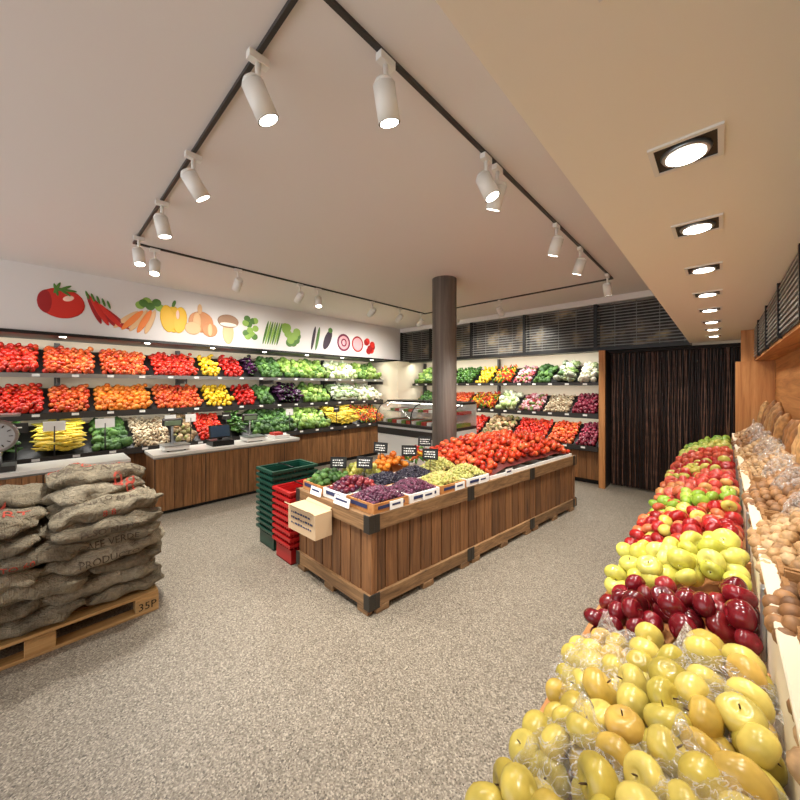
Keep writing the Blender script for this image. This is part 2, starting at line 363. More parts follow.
rowfillB(2,[(-5.75,-4.6,'oranges'),(-4.6,-3.8,'tomatoes'),(-3.8,-3.1,'root_vegetables'),(-3.1,-2.4,'tomatoes'),(-2.4,-1.9,'orange_tomatoes'),(-1.9,-1.55,'red_onions')])
# wood post + strand curtain
mb=MB(); mb.box(-1.49,-1.40,6.45,7.12,0,2.29,0); mb.box(-1.49,-1.40,6.40,6.45,0,2.29,1)
mb.build('door_post',[M_dkgrey,M_pinez])
M_strand=produce('strand',[(44,26,20),(72,46,36),(130,96,80),(34,22,18),(56,34,26)],.25,.5,8)
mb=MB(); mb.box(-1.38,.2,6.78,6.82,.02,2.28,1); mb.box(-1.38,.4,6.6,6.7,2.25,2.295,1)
for i,x in enumerate(np.arange(-1.36,.22,.024)):
    k=len(mb.v); n=5; nz=40; yy=6.66+.012*math.sin(i*1.7)
    for j in range(nz+1):
        z=.04+2.21*j/nz; r=.0075*(1.0 if j%2 else .75)
        for q in range(n):
            a=6.283*q/n+i; mb.v.append((x+r*math.cos(a)+.005*math.sin(j*.3+i*2.3),yy+r*math.sin(a),z))
    for j in range(nz):
        for q in range(n):
            a=k+j*n+q;b2=k+j*n+(q+1)%n; mb.f.append((a,b2,b2+n,a+n)); mb.m.append(0); mb.s.append(True)
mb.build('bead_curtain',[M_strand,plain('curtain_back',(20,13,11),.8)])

# ------------------------------------------------------------ mural of vegetables (flat print on soffit)
cols=dict(red=(206,40,28),dred=(160,20,24),orange=(236,130,54),green=(76,120,44),lgreen=(140,176,76),yellow=(240,190,40),tan=(226,184,136),onion=(206,140,90),white=(240,234,220),brown=(160,124,96),purple=(110,26,62),dk=(44,26,44),pink=(226,160,166),lite=(250,210,190))
mats=[];mi={}
for i,(k,c) in enumerate(cols.items()): mi[k]=i; mats.append(plain('print_'+k,c,.5))
mb=MB()
def blob(y,z,ry,rz,c,rot=0,lay=0,V0=I3):
    zc=2.72; z=zc+(z-zc)*1.15; ry*=1.15; rz*=1.15
    V=V0[0].copy(); V=V*np.array([.004,ry,rz]); cr,sr=math.cos(rot),math.sin(rot)
    W=np.stack([V[:,0]-6.165+lay*.003,y+V[:,1]*cr-V[:,2]*sr,z+V[:,1]*sr+V[:,2]*cr],1); mb.arr(W,V0[1],mi[c])
blob(.19,2.76,.19,.17,'red');blob(.06,2.76,.08,.13,'dred',0,0);blob(.25,2.82,.05,.03,'lite',.5,1)
for a in (0,1.2,2.4,3.6,5): blob(.19+.06*math.cos(a),2.91+.02*math.sin(a),.07,.014,'green',a*.5,2)
for i in range(5): blob(.5+i*.055,2.72-.02*i+.02,.03,.18,'red' if i%2 else 'dred',.35+.12*i,i%2); blob(.43+i*.055,2.89-.02*i,.012,.05,'green',.3,2)
for i in range(5): blob(.84+i*.07,2.66,.035,.17,'orange' if i%2 else 'tan',-.8+.12*i,i%2)
for i in range(7): blob(1.0+.04*i,2.86+.03*(i%3),.05,.05,'green' if i%2 else 'lgreen',0,i%2)
for i in (-1,0,1): blob(1.42+i*.08,2.73,.085,.18,'yellow',-.1*i,abs(i)*1)
blob(1.42,2.94,.02,.05,'green',-.3,2);blob(1.47,2.8,.02,.06,'lite',0,3)
blob(1.80,2.74,.16,.15,'onion');blob(1.78,2.92,.03,.07,'tan',0,1);blob(1.74,2.74,.05,.13,'tan',0,1);blob(1.68,2.64,.10,.09,'tan',0,2);blob(1.93,2.64,.1,.1,'onion',0,2);blob(1.93,2.64,.03,.09,'tan',0,3)
blob(2.22,2.63,.08,.17,'tan',0,0);blob(2.22,2.80,.15,.10,'brown',0,1);blob(2.22,2.75,.12,.03,'white',0,2)
for i in range(11): blob(2.6+.09*math.cos(i*2.3),2.74+.14*math.sin(i*1.7),.05,.05,'green' if i%2 else 'lgreen',i,i%3)
for i in range(7): blob(2.88+i*.045,2.7,.018,.2,'lgreen' if i%2 else 'green',-.25,i%2)
for i in range(11): blob(3.4+.13*math.cos(i*2.3),2.7+.13*math.sin(i*1.9),.07,.07,'lgreen' if i%3 else 'green',i,i%3)
for i in range(2): blob(3.9+i*.1,2.7,.03,.22,'green' if i else 'dk',-.2,i)
blob(4.25,2.7,.075,.2,'dk',-.4);blob(4.32,2.88,.05,.05,'green',0,1)
blob(4.68,2.68,.16,.17,'purple');blob(4.68,2.68,.12,.13,'pink',0,1);blob(4.68,2.68,.07,.08,'purple',0,2);blob(4.68,2.68,.04,.05,'pink',0,3)
blob(5.08,2.68,.15,.16,'dred');blob(5.08,2.68,.12,.13,'pink',0,1)
for i in range(7): blob(5.45+.1*math.cos(i*2.4),2.66+.1*math.sin(i*1.8),.07,.07,'red' if i%2 else 'dred',0,i%3)
mb.build('vegetable_mural',mats)
# ------------------------------------------------------------ counters
def counter(y0,y1,x0=-5.87,x1=-5.33):
    mb=MB(); mb.box(x0+.03,x1-.03,y0+.03,y1-.03,.06,.74,0); mb.box(x0+.06,x1-.06,y0+.06,y1-.06,0,.06,1)
    n=max(1,round((y1-y0)/.11)); w=(y1-y0-.04)/n
    for i in range(n): mb.box(x1-.03,x1-.012,y0+.02+i*w+.002,y0+.02+(i+1)*w-.002,.05,.74,0)
    n=4; w=(x1-x0-.06)/n
    for i in range(n):
        mb.box(x0+.03+i*w+.002,x0+.03+(i+1)*w-.002,y0+.012,y0+.03,.05,.74,0)
    q=y0+.02
    while q<y1: mb.box(x1-.012,x1-.008,q-.005,q+.005,.06,.74,1); q+=.6
    mb.box(x0,x1,y0,y1,.76,.80,2); mb.box(x0+.01,x1-.01,y0+.01,y1-.01,.74,.76,3)
    return mb.build('checkout_counter',[M_cwood,M_black,M_top,M_steel],.003)
counter(1.0,3.1); counter(-.6,.77)
def scale(x,y,z=.8):
    mb=MB(); mb.box(x-.14,x+.14,y-.15,y+.15,z+.015,z+.07,0); mb.box(x-.15,x+.15,y-.16,y+.16,z+.075,z+.085,1)
    mb.cyl((x,y,z+.06),(x,y,z+.08),.03,n=10,m=0)
    for a in(-.1,.1):
        for c in(-.1,.1): mb.cyl((x+a,y+c,z),(x+a,y+c,z+.02),.015,n=8,m=2)
    mb.cyl((x-.12,y,z+.07),(x-.12,y,z+.36),.014,n=8,m=1)
    M=RM((x-.12,y,z+.38),0,0,.25); mb.box(-.03,.03,-.12,.12,-.05,.05,2,M); mb.box(.03,.034,-.1,.1,-.035,.035,3,M)
    return mb.build('electronic_scale',[M_white,M_steel,M_dkgrey,plain('lcd',(120,140,110),.3)],.003)
scale(-5.6,1.3);scale(-5.6,2.4)
mb=MB(); mb.box(-5.75,-5.45,1.75,2.05,.8,.88,0); M=RM((-5.62,1.9,1.0),0,0,-.3); mb.box(-.015,.015,-.15,.15,-.1,.1,0,M); mb.box(.015,.018,-.135,.135,-.085,.085,1,M); mb.box(-5.66,-5.6,1.87,1.93,.87,.95,0)
mb.build('cash_register',[M_black,plain('screen',(40,60,80),.2)],.004)
mb=MB(); mb.box(-5.7,-5.45,2.7,2.98,.8,.86,0); mb.box(-5.68,-5.5,2.72,2.88,.86,.9,1); mb.build('paper_stack',[M_card,plain('red_paper',(190,50,40),.6)])
yd=-.33
mb=MB(); mb.box(-5.72,-5.42,yd-.15,yd+.15,.8,.86,1); mb.cyl((-5.57,yd,.86),(-5.57,yd,1.05),.05,n=14,m=0)
mb.cyl((-5.64,yd,1.17),(-5.50,yd,1.17),.17,n=36,m=0); mb.cyl((-5.50,yd,1.17),(-5.492,yd,1.17),.145,n=36,m=4)
for i in range(12):
    a=i*math.pi/6; M=Matrix.Translation((-5.488,yd,1.17))@Matrix.Rotation(a,4,'X'); mb.box(-.002,.002,-.004,.004,.10,.13,3,M)
M=Matrix.Translation((-5.486,yd,1.17))@Matrix.Rotation(.7,4,'X'); mb.box(-.002,.002,-.005,.005,-.02,.11,3,M)
mb.cyl((-5.57,yd,1.33),(-5.57,yd,1.38),.03,n=10,m=0); mb.box(-5.75,-5.4,yd-.18,yd+.18,1.38,1.40,0)
mb.build('dial_scale',[M_steel,M_dkgrey,M_card,M_black,plain('dial_grey',(176,178,178),.3)])

# ------------------------------------------------------------ glass display case
m,t,b=nt('case_glass')
tr=N(t,'ShaderNodeBsdfTransparent'); gl=N(t,'ShaderNodeBsdfGlossy'); gl.inputs['Roughness'].default_value=.03; ms=N(t,'ShaderNodeMixShader'); ms.inputs[0].default_value=.15
t.links.new(tr.outputs[0],ms.inputs[1]);t.links.new(gl.outputs[0],ms.inputs[2]);t.links.new(ms.outputs[0],t.nodes['Material Output'].inputs[0]); M_glass=m
mb=MB(); xa,xb,ya,yb=-4.95,-3.15,4.5,5.3
mb.box(xa,xb,ya+.1,yb,.1,.95,0); mb.box(xa+.05,xb-.05,ya+.15,yb-.05,0,.1,1); mb.box(xa,xb,ya+.05,yb,.95,1.0,1)
mb.box(xa,xb,yb-.03,yb,1.0,1.4,0); mb.box(xa,xb,ya+.35,yb,1.38,1.42,1)
prof=[(ya+.06,1.0),(ya+.05,1.12),(ya+.09,1.24),(ya+.18,1.33),(ya+.35,1.39)]
for i in range(4):
    (p,q),(r_,s_)=prof[i],prof[i+1]; mb.poly([(xa,p,q),(xb,p,q),(xb,r_,s_),(xa,r_,s_)],2)
for x in (xa,xb): mb.poly([(x,p,q) for p,q in prof]+[(x,yb-.03,1.39),(x,yb-.03,1.0)],2)
for x in (xa,xb-.02,(xa+xb)/2):
    for i in range(4):
        (p,q),(r_,s_)=prof[i],prof[i+1]; mb.cyl((x+.01,p,q),(x+.01,r_,s_),.01,n=6,m=1)
mb.box(xa+.05,xb-.05,ya+.3,yb-.05,1.2,1.21,3)
for i in range(14):
    x=xa+.1+i*.122; mb.box(x,x+.09,ya+.15,yb-.15,1.0,1.06,4+i%3); mb.box(x,x+.09,ya+.35,yb-.12,1.21,1.26,4+(i+1)%3)
mb.box(xa+.05,xb-.05,ya+.40,ya+.43,1.36,1.378,7)
mb.box(xa,xb,ya+.085,ya+.1,.78,.9,1)
mb.build('refrigerated_display_case',[M_white,M_dkgrey,M_glass,M_steel,M_card,plain('pk_g',(110,150,70),.5),plain('pk_r',(190,60,50),.5),M_emled])

# ------------------------------------------------------------ column
M_col=wood('column_finish',[(84,76,70),(116,106,98),(140,130,122)],'z',.5,3,lo=.95,hi=1)
mb=MB(); mb.cyl((-2.83,3.9,0),(-2.83,3.9,3.2),.17,n=40,m=0); mb.cyl((-2.83,3.9,0),(-2.83,3.9,.08),.18,n=40,m=1)
mb.build('column',[M_col,M_dkgrey])

# ------------------------------------------------------------ island
W_,L_=1.03,3.35
def ifn(x,y,z): return (-2.9+x+.12*y,1.7+y,z)
mb=MB(); seg=L_/3
mb.box(.055,W_-.055,.04,L_-.04,.12,.66,3)
for s in range(3):
    a,b2=s*seg,(s+1)*seg
    for side in (0,1):
        xo=(W_-.045,W_) if side else (0,.045)
        xp=(W_-.05,W_-.022) if side else (.022,.05)
        n=9; w=(b2-a)/n
        for i in range(n): mb.box(xp[0],xp[1],a+i*w+.006,a+(i+1)*w-.006,.13,.66,0)
        mb.box(*xo,a+.004,b2-.004,.62,.74,1); mb.box(*xo,a+.004,b2-.004,.05,.15,1)
        for c in (a+.02,(a+b2)/2-.06,b2-.14): mb.box(xo[0]-.002,xo[1]+.002,c,c+.12,0,.05,1)
        xs_=(W_,W_+.006) if side else (-.006,0)
        for c0,c1 in ((a,a+.05),(b2-.05,b2)):
            mb.box(*xs_,c0,c1,.61,.745,4); mb.box(*xs_,c0,c1,.04,.16,4)
for e in (0,1):
    yo=(L_,L_+.045) if e else (-.045,0); yp=(L_-.03,L_+.02) if e else (-.02,.03)
    n=8; w=W_/n
    for i in range(n): mb.box(i*w+.006,(i+1)*w-.006,*yp,.13,.66,0)
    mb.box(.0,W_,*yo,.62,.74,2); mb.box(.0,W_,*yo,.05,.15,2)
    for c in (.02,W_/2-.06,W_-.14): mb.box(c,c+.12,*yo,0,.05,2)
    ys=(L_+.045,L_+.051) if e else (-.051,-.045)
    for c0,c1 in ((0,.06),(W_-.06,W_+.006)):
        mb.box(c0,c1,*ys,.61,.745,4); mb.box(c0,c1,*ys,.04,.16,4)
mb.box(W_,W_+.006,-.05,.0,.61,.745,4); mb.box(W_,W_+.006,-.05,.0,.04,.16,4)
mb.box(.05,W_-.05,.03,L_-.03,.66,.70,3)
isl_o=mb.build('produce_island',[M_wood,M_woody,M_woodx,M_black,M_bracket],.004,ifn)
def crate(mb,x0,x1,y0,y1,z0,z1,m=0,t=.012):
    mb.box(x0,x1,y0,y0+t,z0,z1,m);mb.box(x0,x1,y1-t,y1,z0,z1,m);mb.box(x0,x0+t,y0+t,y1-t,z0,z1,m);mb.box(x1-t,x1,y0+t,y1-t,z0,z1,m);mb.box(x0+t,x1-t,y0+t,y1-t,z0,z0+.01,m)
M_print=plain('blue_print',(40,50,90),.6)
mb=MB(); secs=[(.0,.36),(.36,.72),(.72,1.08),(1.08,1.44)]
for i,(a,b2) in enumerate(secs):
    for j,(p,q) in enumerate(((.02,.34),(.35,.67),(.68,1.01))):
        crate(mb,p,q,a+.01,b2-.005,.705,.81,0 if (i+j)%2 else 1)
    mb.box(1.011,1.014,a+.05,b2-.05,.765,.79,2)
for p in (.05,.4,.74): mb.box(p,p+.2,.005,.0085,.765,.795,2)
for i in range(5):
    a=1.46+i*.37; crate(mb,.02,1.01,a,a+.365,.705,.775,0)
crt=mb.build('produce_crates',[M_card,M_pine,M_print],0,ifn,parent=isl_o)
KIND['purple_grapes']=K([p_round()],.015,[(60,22,46),(96,44,70),(124,66,92),(44,18,38)],mode='any',sp=1.5,p2=.9)
KIND['black_grapes']=K([p_round()],.014,[(22,20,34),(44,40,60),(30,24,36)],mode='any',sp=1.5,p2=.9)
KIND['green_grapes']=K([p_round()],.016,[(176,176,90),(200,196,120),(150,156,70),(206,180,116)],mode='any',sp=1.5,p2=.9)
KIND['plums']=K([p_round()],.026,[(110,26,40),(70,24,56),(150,50,50)],mode='any')
KIND['pears']=K([p_apple(1)],.036,[(170,174,70),(196,184,96),(140,146,60)],mode='any',m2=M_stem)
KIND['heap_tomatoes']=K([p_tomato()],.038,[(170,28,14),(222,76,36),(200,44,20),(240,116,66),(150,24,14)],mode='any',p2=.55,sp=1.95)
for k in ('purple_grapes','black_grapes','green_grapes','plums','pears','heap_tomatoes'):
    d=KIND[k]; d['mat']=produce('m_'+k,d['cols'],.3,.35)
def isl(kind,x0,x1,y0,y1,z=.77,h=.08,rs=1):
    fill(kind,(x0+.015,y0+.02,z),(1,0,0),(0,1,0),x1-x0-.03,y1-y0-.03,lambda u,v:h*math.sin(math.pi*min(max(u,.02),.98))**.7*math.sin(math.pi*min(max(v,.02),.98))**.7,fn=ifn,rs=rs,parent=isl_o)
isl('purple_grapes',.68,1.01,0,.36);isl('plums',.35,.67,0,.36);isl('dark_greens',.02,.34,0,.36,rs=.6)
isl('black_grapes',.35,.67,.36,.72);isl('purple_grapes',.68,1.01,.36,.72);isl('pears',.02,.34,.36,.72)
isl('green_grapes',.68,1.01,.72,1.08);isl('black_grapes',.35,.67,.72,1.08);isl('oranges',.02,.34,.72,1.08,h=.14)
isl('green_grapes',.35,.67,1.08,1.44,h=.12);isl('green_grapes',.68,1.01,1.08,1.44,h=.1);isl('mixed_chillies',.02,.34,1.08,1.44,h=.14)
hf=lambda u,v:.25*math.sin(math.pi*min(max(u*.8+.12,0),1))**.8*min(1,v*5+.25)*min(1,(1-v)*4+.15)*(1+.12*math.sin(v*19)*math.sin(u*8+1))
th=fill('heap_tomatoes',(.03,1.48,.75),(1,0,0),(0,1,0),.97,1.83,hf,name='tomato_heap',fn=ifn,parent=isl_o)
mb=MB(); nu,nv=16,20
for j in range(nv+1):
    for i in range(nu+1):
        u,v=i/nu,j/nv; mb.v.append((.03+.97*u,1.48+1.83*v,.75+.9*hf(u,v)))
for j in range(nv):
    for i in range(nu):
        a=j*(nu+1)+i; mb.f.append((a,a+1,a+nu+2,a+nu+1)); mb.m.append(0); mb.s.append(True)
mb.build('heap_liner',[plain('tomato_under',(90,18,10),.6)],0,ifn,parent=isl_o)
M_chalk=plain('chalkboard',(30,32,32),.7)
def sign(x,y,z,w=.15,h=.10,rz=.25,stick=.12):
    X,Y,Z=ifn(x,y,z); mb=MB(); M=RM((X,Y,Z),rz,-.12)
    mb.box(-w/2,w/2,-.004,.004,0,h,0,M)
    for (a,b_,c,d) in ((-w/2-.006,w/2+.006,-.006,.006),(-w/2-.006,w/2+.006,h-.006,h+.006)): mb.box(a,b_,-.006,.006,c,d,1,M)
    for a in (-w/2,w/2): mb.box(a-.006,a+.006,-.006,.006,0,h,1,M)
    for i in range(3):
        z0=h*.75-i*h*.25; q=-w*.38
        while q<w*.32:
            l=random.uniform(.008,.022); mb.box(q,q+l,-.006,-.004,z0-.006+random.uniform(-.004,.004),z0+.003,2,M); q+=l+.008
    mb.cyl(M@Vector((0,0,0)),M@Vector((0,.0,-stick)),.004,n=6,m=1)
    return mb.build('chalkboard_price_sign',[M_chalk,M_black,M_card])
for a in ((.34,.45,.91),(.15,.80,.99),(.36,1.0,.96),(.6,1.05,.95),(.2,1.40,1.0),(.1,.33,.89)): sign(*a,rz=random.uniform(.3,.9))
mb=MB()
for (x,y,w) in ((.6,-.02,.2),(.25,-.02,.16)): 
    M=RM((x,y-.035,.745),0,-.2); mb.box(0,w,0,.004,0,.07,0,M); mb.box(.02,w-.03,-.002,0,.035,.05,1,M)
for y in (.15,.5,.9,1.25,1.7): mb.box(W_-.005,W_,y,y+.13,.745,.81,0); mb.box(W_,W_+.002,y+.02,y+.1,.775,.79,1)
mb.build('price_cards',[M_card,M_print],0,ifn,parent=isl_o)
M_cb=plain('cardboard',(204,176,140),.8,bump=.2)
mb=MB(); M=RM((-2.52,1.556,.48),.03)
mb.box(-.2,.2,-.08,.08,0,.2,0,M)
for a,b_ in ((-.2,-1),(.2,1)): mb.box(-.18,.18,-.003,.003,0,.06,0,M@Matrix.Translation((0,.08*b_,.2))@Matrix.Rotation(-.9*b_,4,'X'))
for i in range(3):
    q=-.15
    while q<.13:
        l=random.uniform(.012,.035); mb.box(q,q+l,-.083,-.08,.15-i*.045,.157-i*.045+random.uniform(0,.01),1,M); q+=l+.012
mb.build('cardboard_box',[M_cb,M_print])

# basket stacks
def baskets(x0,x1,y0,y1,n,dz,m,name):
    mb=MB()
    for i in range(n):
        z=i*dz; t=.012; last=(i==n-1); hh=.2
        h0=z; h1=z+hh
        for (a,b_,c,d) in ((x0+.03,x1-.03,y0+.03,y0+.04),(x0+.03,x1-.03,y1-.04,y1-.03),(x0+.03,x0+.04,y0+.04,y1-.04),(x1-.04,x1-.03,y0+.04,y1-.04)):
            if i==0 or last: mb.box(a,b_,c,d,h0 if i==0 else h1-dz,h1-.02 if last else h1-dz+.0,0)
            else: mb.box(a,b_,c,d,h1-dz,h1-.02,0)
        for (a,b_,c,d) in ((x0,x1,y0,y0+.03),(x0,x1,y1-.03,y1),(x0,x0+.03,y0+.03,y1-.03),(x1-.03,x1,y0+.03,y1-.03)): mb.box(a,b_,c,d,h1-.028,h1,0)
        q=x0+.05
        while q<x1-.05: mb.box(q,q+.012,y0+.018,y0+.03,h1-dz+.002,h1-.028,0); q+=.04
        q=y0+.05
        while q<y1-.05: mb.box(x1-.03,x1-.018,q,q+.012,h1-dz+.002,h1-.028,0); mb.box(x0+.018,x0+.03,q,q+.012,h1-dz+.002,h1-.028,0); q+=.04
    mb.box(x0+.03,x1-.03,y0+.03,y1-.03,0,.01,0)
    mb.box(x0+.04,x1-.04,y0+.04,y1-.04,n*dz+.02,n*dz+.03,0)
    zt=(n-1)*dz+.2; mb.cyl((x0+.02,(y0+y1)/2-.02,zt+.006),(x1-.02,(y0+y1)/2-.02,zt+.006),.006,n=8,m=1)
    mb.build(name,[m,M_black])
baskets(-3.70,-3.32,1.62,2.16,11,.062,plain('green_plastic',(16,62,50),.35),'shopping_basket_stack')
baskets(-3.28,-2.93,1.60,2.1,9,.062,plain('red_plastic',(170,26,28),.35),'shopping_basket_stack')

# ------------------------------------------------------------ pallet + sacks
px0,px1,py0,py1=-3.98,-3.12,-.62,.62
mb=MB()
for i in range(7): a=px0+i*(px1-px0)/7; mb.box(a+.008,a+(px1-px0)/7-.008,py0,py1,.122,.144,0)
for y in (py0,(py0+py1)/2-.07,py1-.14): 
    mb.box(px0,px1,y,y+.14,.1,.122,0)
    for x in (px0,(px0+px1)/2-.05,px1-.1): mb.box(x,x+.1,y,y+.14,.022,.1,0)
for x in (px0,(px0+px1)/2-.05,px1-.1): mb.box(x,x+.1,py0,py1,0,.022,0)
pal=mb.build('wooden_pallet',[M_pallet],.003)
m,t,b=nt('burlap'); tc=N(t,'ShaderNodeTexCoord'); g=N(t,'ShaderNodeNewGeometry')
r=ramp(t,[(172,160,134),(194,182,156),(156,144,120),(204,192,166)]); t.links.new(g.outputs['Random Per Island'],r.inputs['Fac'])
w1=N(t,'ShaderNodeTexWave'); w1.inputs['Scale'].default_value=50; w1.bands_direction='Y'; w2=N(t,'ShaderNodeTexWave'); w2.inputs['Scale'].default_value=50; w2.bands_direction='Z'
w1.inputs['Distortion'].default_value=3; w2.inputs['Distortion'].default_value=3
no=N(t,'ShaderNodeTexNoise'); no.inputs['Scale'].default_value=9; no.inputs['Detail'].default_value=10; no.inputs['Roughness'].default_value=.75
ad=N(t,'ShaderNodeMath',operation='ADD'); 
for q in (w1,w2,no): t.links.new(tc.outputs['Object'],q.inputs['Vector'])
t.links.new(w1.outputs['Fac'],ad.inputs[0]);t.links.new(w2.outputs['Fac'],ad.inputs[1])
mr=N(t,'ShaderNodeMapRange'); mr.inputs[1].default_value=.3; mr.inputs[2].default_value=.7; mr.inputs[3].default_value=.42; mr.inputs[4].default_value=1.15; t.links.new(no.outputs['Fac'],mr.inputs[0])
mr2=N(t,'ShaderNodeMapRange'); mr2.inputs[1].default_value=0; mr2.inputs[2].default_value=2; mr2.inputs[3].default_value=.6; mr2.inputs[4].default_value=1.15; t.links.new(ad.outputs[0],mr2.inputs[0])
mu=N(t,'ShaderNodeMath',operation='MULTIPLY'); t.links.new(mr.outputs[0],mu.inputs[0]); t.links.new(mr2.outputs[0],mu.inputs[1])
mx=N(t,'ShaderNodeMix',data_type='RGBA',blend_type='MULTIPLY'); mx.inputs[0].default_value=1; t.links.new(r.outputs['Color'],mx.inputs[6]); t.links.new(mu.outputs[0],mx.inputs[7]); t.links.new(mx.outputs[2],b.inputs['Base Color'])
n3=N(t,'ShaderNodeTexNoise'); n3.inputs['Scale'].default_value=22; n3.inputs['Detail'].default_value=6; n3.inputs['Distortion'].default_value=1.5; t.links.new(tc.outputs['Object'],n3.inputs['Vector'])
b1=N(t,'ShaderNodeBump'); b1.inputs['Strength'].default_value=1; b1.inputs['Distance'].default_value=.04; t.links.new(n3.outputs['Fac'],b1.inputs['Height'])
bp=N(t,'ShaderNodeBump'); bp.inputs['Strength'].default_value=.5; bp.inputs['Distance'].default_value=.004; t.links.new(ad.outputs[0],bp.inputs['Height']); t.links.new(b1.outputs['Normal'],bp.inputs['Normal']); t.links.new(bp.outputs['Normal'],b.inputs['Normal'])
b.inputs['Roughness'].default_value=.95; M_burlap=m
def sackgeo(cx,cy,cz,lx,ly,lz,rz=0,seed=0,tilt=0):
    rs=np.random.default_rng(seed); nu,nv=64,28; V=[]
    ph=rs.random(12)*6.28
    sg=lambda a,p: math.copysign(abs(a)**p,a)
    for j in range(nv+1):
        th=-math.pi/2+math.pi*j/nv
        for i in range(nu):
            a=2*math.pi*i/nu
            cz_=sg(math.cos(th),.7); x=cz_*sg(math.cos(a),.55); y=cz_*sg(math.sin(a),.5); z=sg(math.sin(th),.9)
            zz=z*(1-.35*abs(y)**4)*(1-.12*abs(x)**4)*lz/2
            w=1+.05*math.sin(4*a+ph[0])+.035*math.sin(9*a+ph[1]+3*th)
            X=x*w*lx/2; Y=y*w*ly/2
            zz+=.016*math.sin(13*X+ph[2])*math.cos(10*Y+ph[3])+.010*math.sin(30*X+ph[4]+17*Y)+.008*math.cos(38*Y+ph[5]+9*X)
            X+=.012*math.sin(60*zz+ph[6]+16*Y)+.010*math.sin(33*Y+ph[8]); Y+=.012*math.sin(24*X+ph[7]+30*zz)
            V.append((X,Y,zz))
    F=[]
    for j in range(nv):
        for i in range(nu):
            p=j*nu+i;q=j*nu+(i+1)%nu; F.append((p,q,q+nu,p+nu))
    M=RM((cx,cy,cz),rz,tilt); V=[tuple(M@Vector(v)) for v in V]
    return V,F,M
mb=MB(); sid=0
lay=.098; z=.144; NL=7
for L in range(NL):
    ys_=[(.31,.66),(-.31,.66)] if L%2 else [(.42,.46),(-.02,.50),(-.46,.44)]
    if L==NL-1: ys_=[(.33,.62),(-.3,.62)]
    for (cyo,ly_) in ys_:
        for ix in range(2):
            if ix==1 and L<NL-2 and cyo<.2: continue
            cx=px1-.225-ix*.43+random.uniform(-.04,.03); cy=cyo+random.uniform(-.015,.015)
            if L>=NL-2: cx-=.03
            sid+=1; V,F,_=sackgeo(cx,cy,z+L*lay+.065,.48,ly_+.03,.140 if L else .130,random.uniform(-.08,.08),sid,random.uniform(-.05,.05) if L else 0); mb.arr(V,F,0)
for (cx,cy,cz,rz,tl) in ((px1-.50,.30,z+NL*lay+.055,.45,.05),(px1-.68,-.2,z+NL*lay+.05,-.2,.0),(px1-.62,.33,z+(NL+.95)*lay+.05,.2,-.05)):
    sid+=1; V,F,MM=sackgeo(cx,cy,cz,.44,.60,.135,rz,sid,tl); mb.arr(V,F,0)
sk=mb.build('burlap_sack_stack',[M_burlap])
bv=BVHTree.FromPolygons([Vector(v) for v in mb.v],mb.f)
M_red=plain('red_ink',(176,70,54),.9); M_ink=plain('dark_ink',(92,80,66),.9)
tb=MB()
def textgeo(s,size):
    c=bpy.data.curves.new('t','FONT'); c.body=s; c.size=size; c.align_x='CENTER'; c.resolution_u=2
    o=bpy.data.objects.new('t',c); COL.objects.link(o); dg=bpy.context.evaluated_depsgraph_get()
    me=bpy.data.meshes.new_from_object(o.evaluated_get(dg)); 
    bm=bmesh.new(); bm.from_mesh(me); bmesh.ops.triangulate(bm,faces=bm.faces); bmesh.ops.subdivide_edges(bm,edges=bm.edges,cuts=1); bmesh.ops.triangulate(bm,faces=bm.faces)
    V=[v.co.copy() for v in bm.verts]; bm.verts.index_update(); F=[[v.index for v in f.verts] for f in bm.faces]; bm.free()
    bpy.data.objects.remove(o); return V,F
def stamp(s,size,org,right,up,d,mi_):
    V,F=textgeo(s,size); out=[]
    for v in V:
        p=Vector(org)+Vector(right)*v.x+Vector(up)*v.y
        h=bv.ray_cast(p,Vector(d)); out.append(h[0]-Vector(d)*.005 if h[0] is not None else None)
    F=[f for f in F if all(out[i] is not None for i in f) and max((out[i]-out[f[0]]).length for i in f)<.06]
    if not F: return
    used=sorted({i for f in F for i in f}); mp={i:k for k,i in enumerate(used)}
    tb.arr([out[i] for i in used],[[mp[i] for i in f] for f in F],mi_,False)
D=(0,0,-1)
stamp('PESO NETO',.10,(px1-.50,.33,1.6),(.2,.98,0),(-.98,.2,0),D,1)
stamp('88',.15,(px1-.33,.46,1.6),(.1,1,0),(-1,.1,0),D,0)
stamp('EXPORT',.11,(px1-.22,-.25,1.6),(0,1,0),(-1,0,0),D,0)
stamp('PESO NETO 69 KG',.06,(px1-.14,.3,1.6),(0,1,0),(-1,0,0),D,1)
stamp('CAFE',.12,(px1-.36,-.3,1.6),(0,1,0),(-1,0,0),D,0)
stamp('PRODUCTO',.10,(px1-.66,.30,1.6),(.2,.98,0),(-.98,.2,0),D,0)
for L,s_,c_ in ((6,'8 8',0),(5,'PESO NETO',1),(4,'CAFE VERDE',1),(3,'PRODUCTO',1)):
    stamp(s_,.06,(-2.6,.34,z+L*lay+.04),(0,1,0),(0,0,1),(-1,0,0),c_)
stamp('PESO NETO 60',.055,(-2.6,-.25,z+(NL-1)*lay+.04),(0,1,0),(0,0,1),(-1,0,0),1)
stamp('PESO NETO 60',.055,(-2.6,-.2,z+(NL-3)*lay+.04),(0,1,0),(0,0,1),(-1,0,0),0)
tb.build('sack_printing',[M_red,M_ink],parent=sk)
V,F=textgeo('35P',.075); tp=MB(); tp.arr([(px1+.002,.55+v.x,.035+v.y) for v in V],F,0,False); tp.build('pallet_stamp',[M_black],parent=pal)

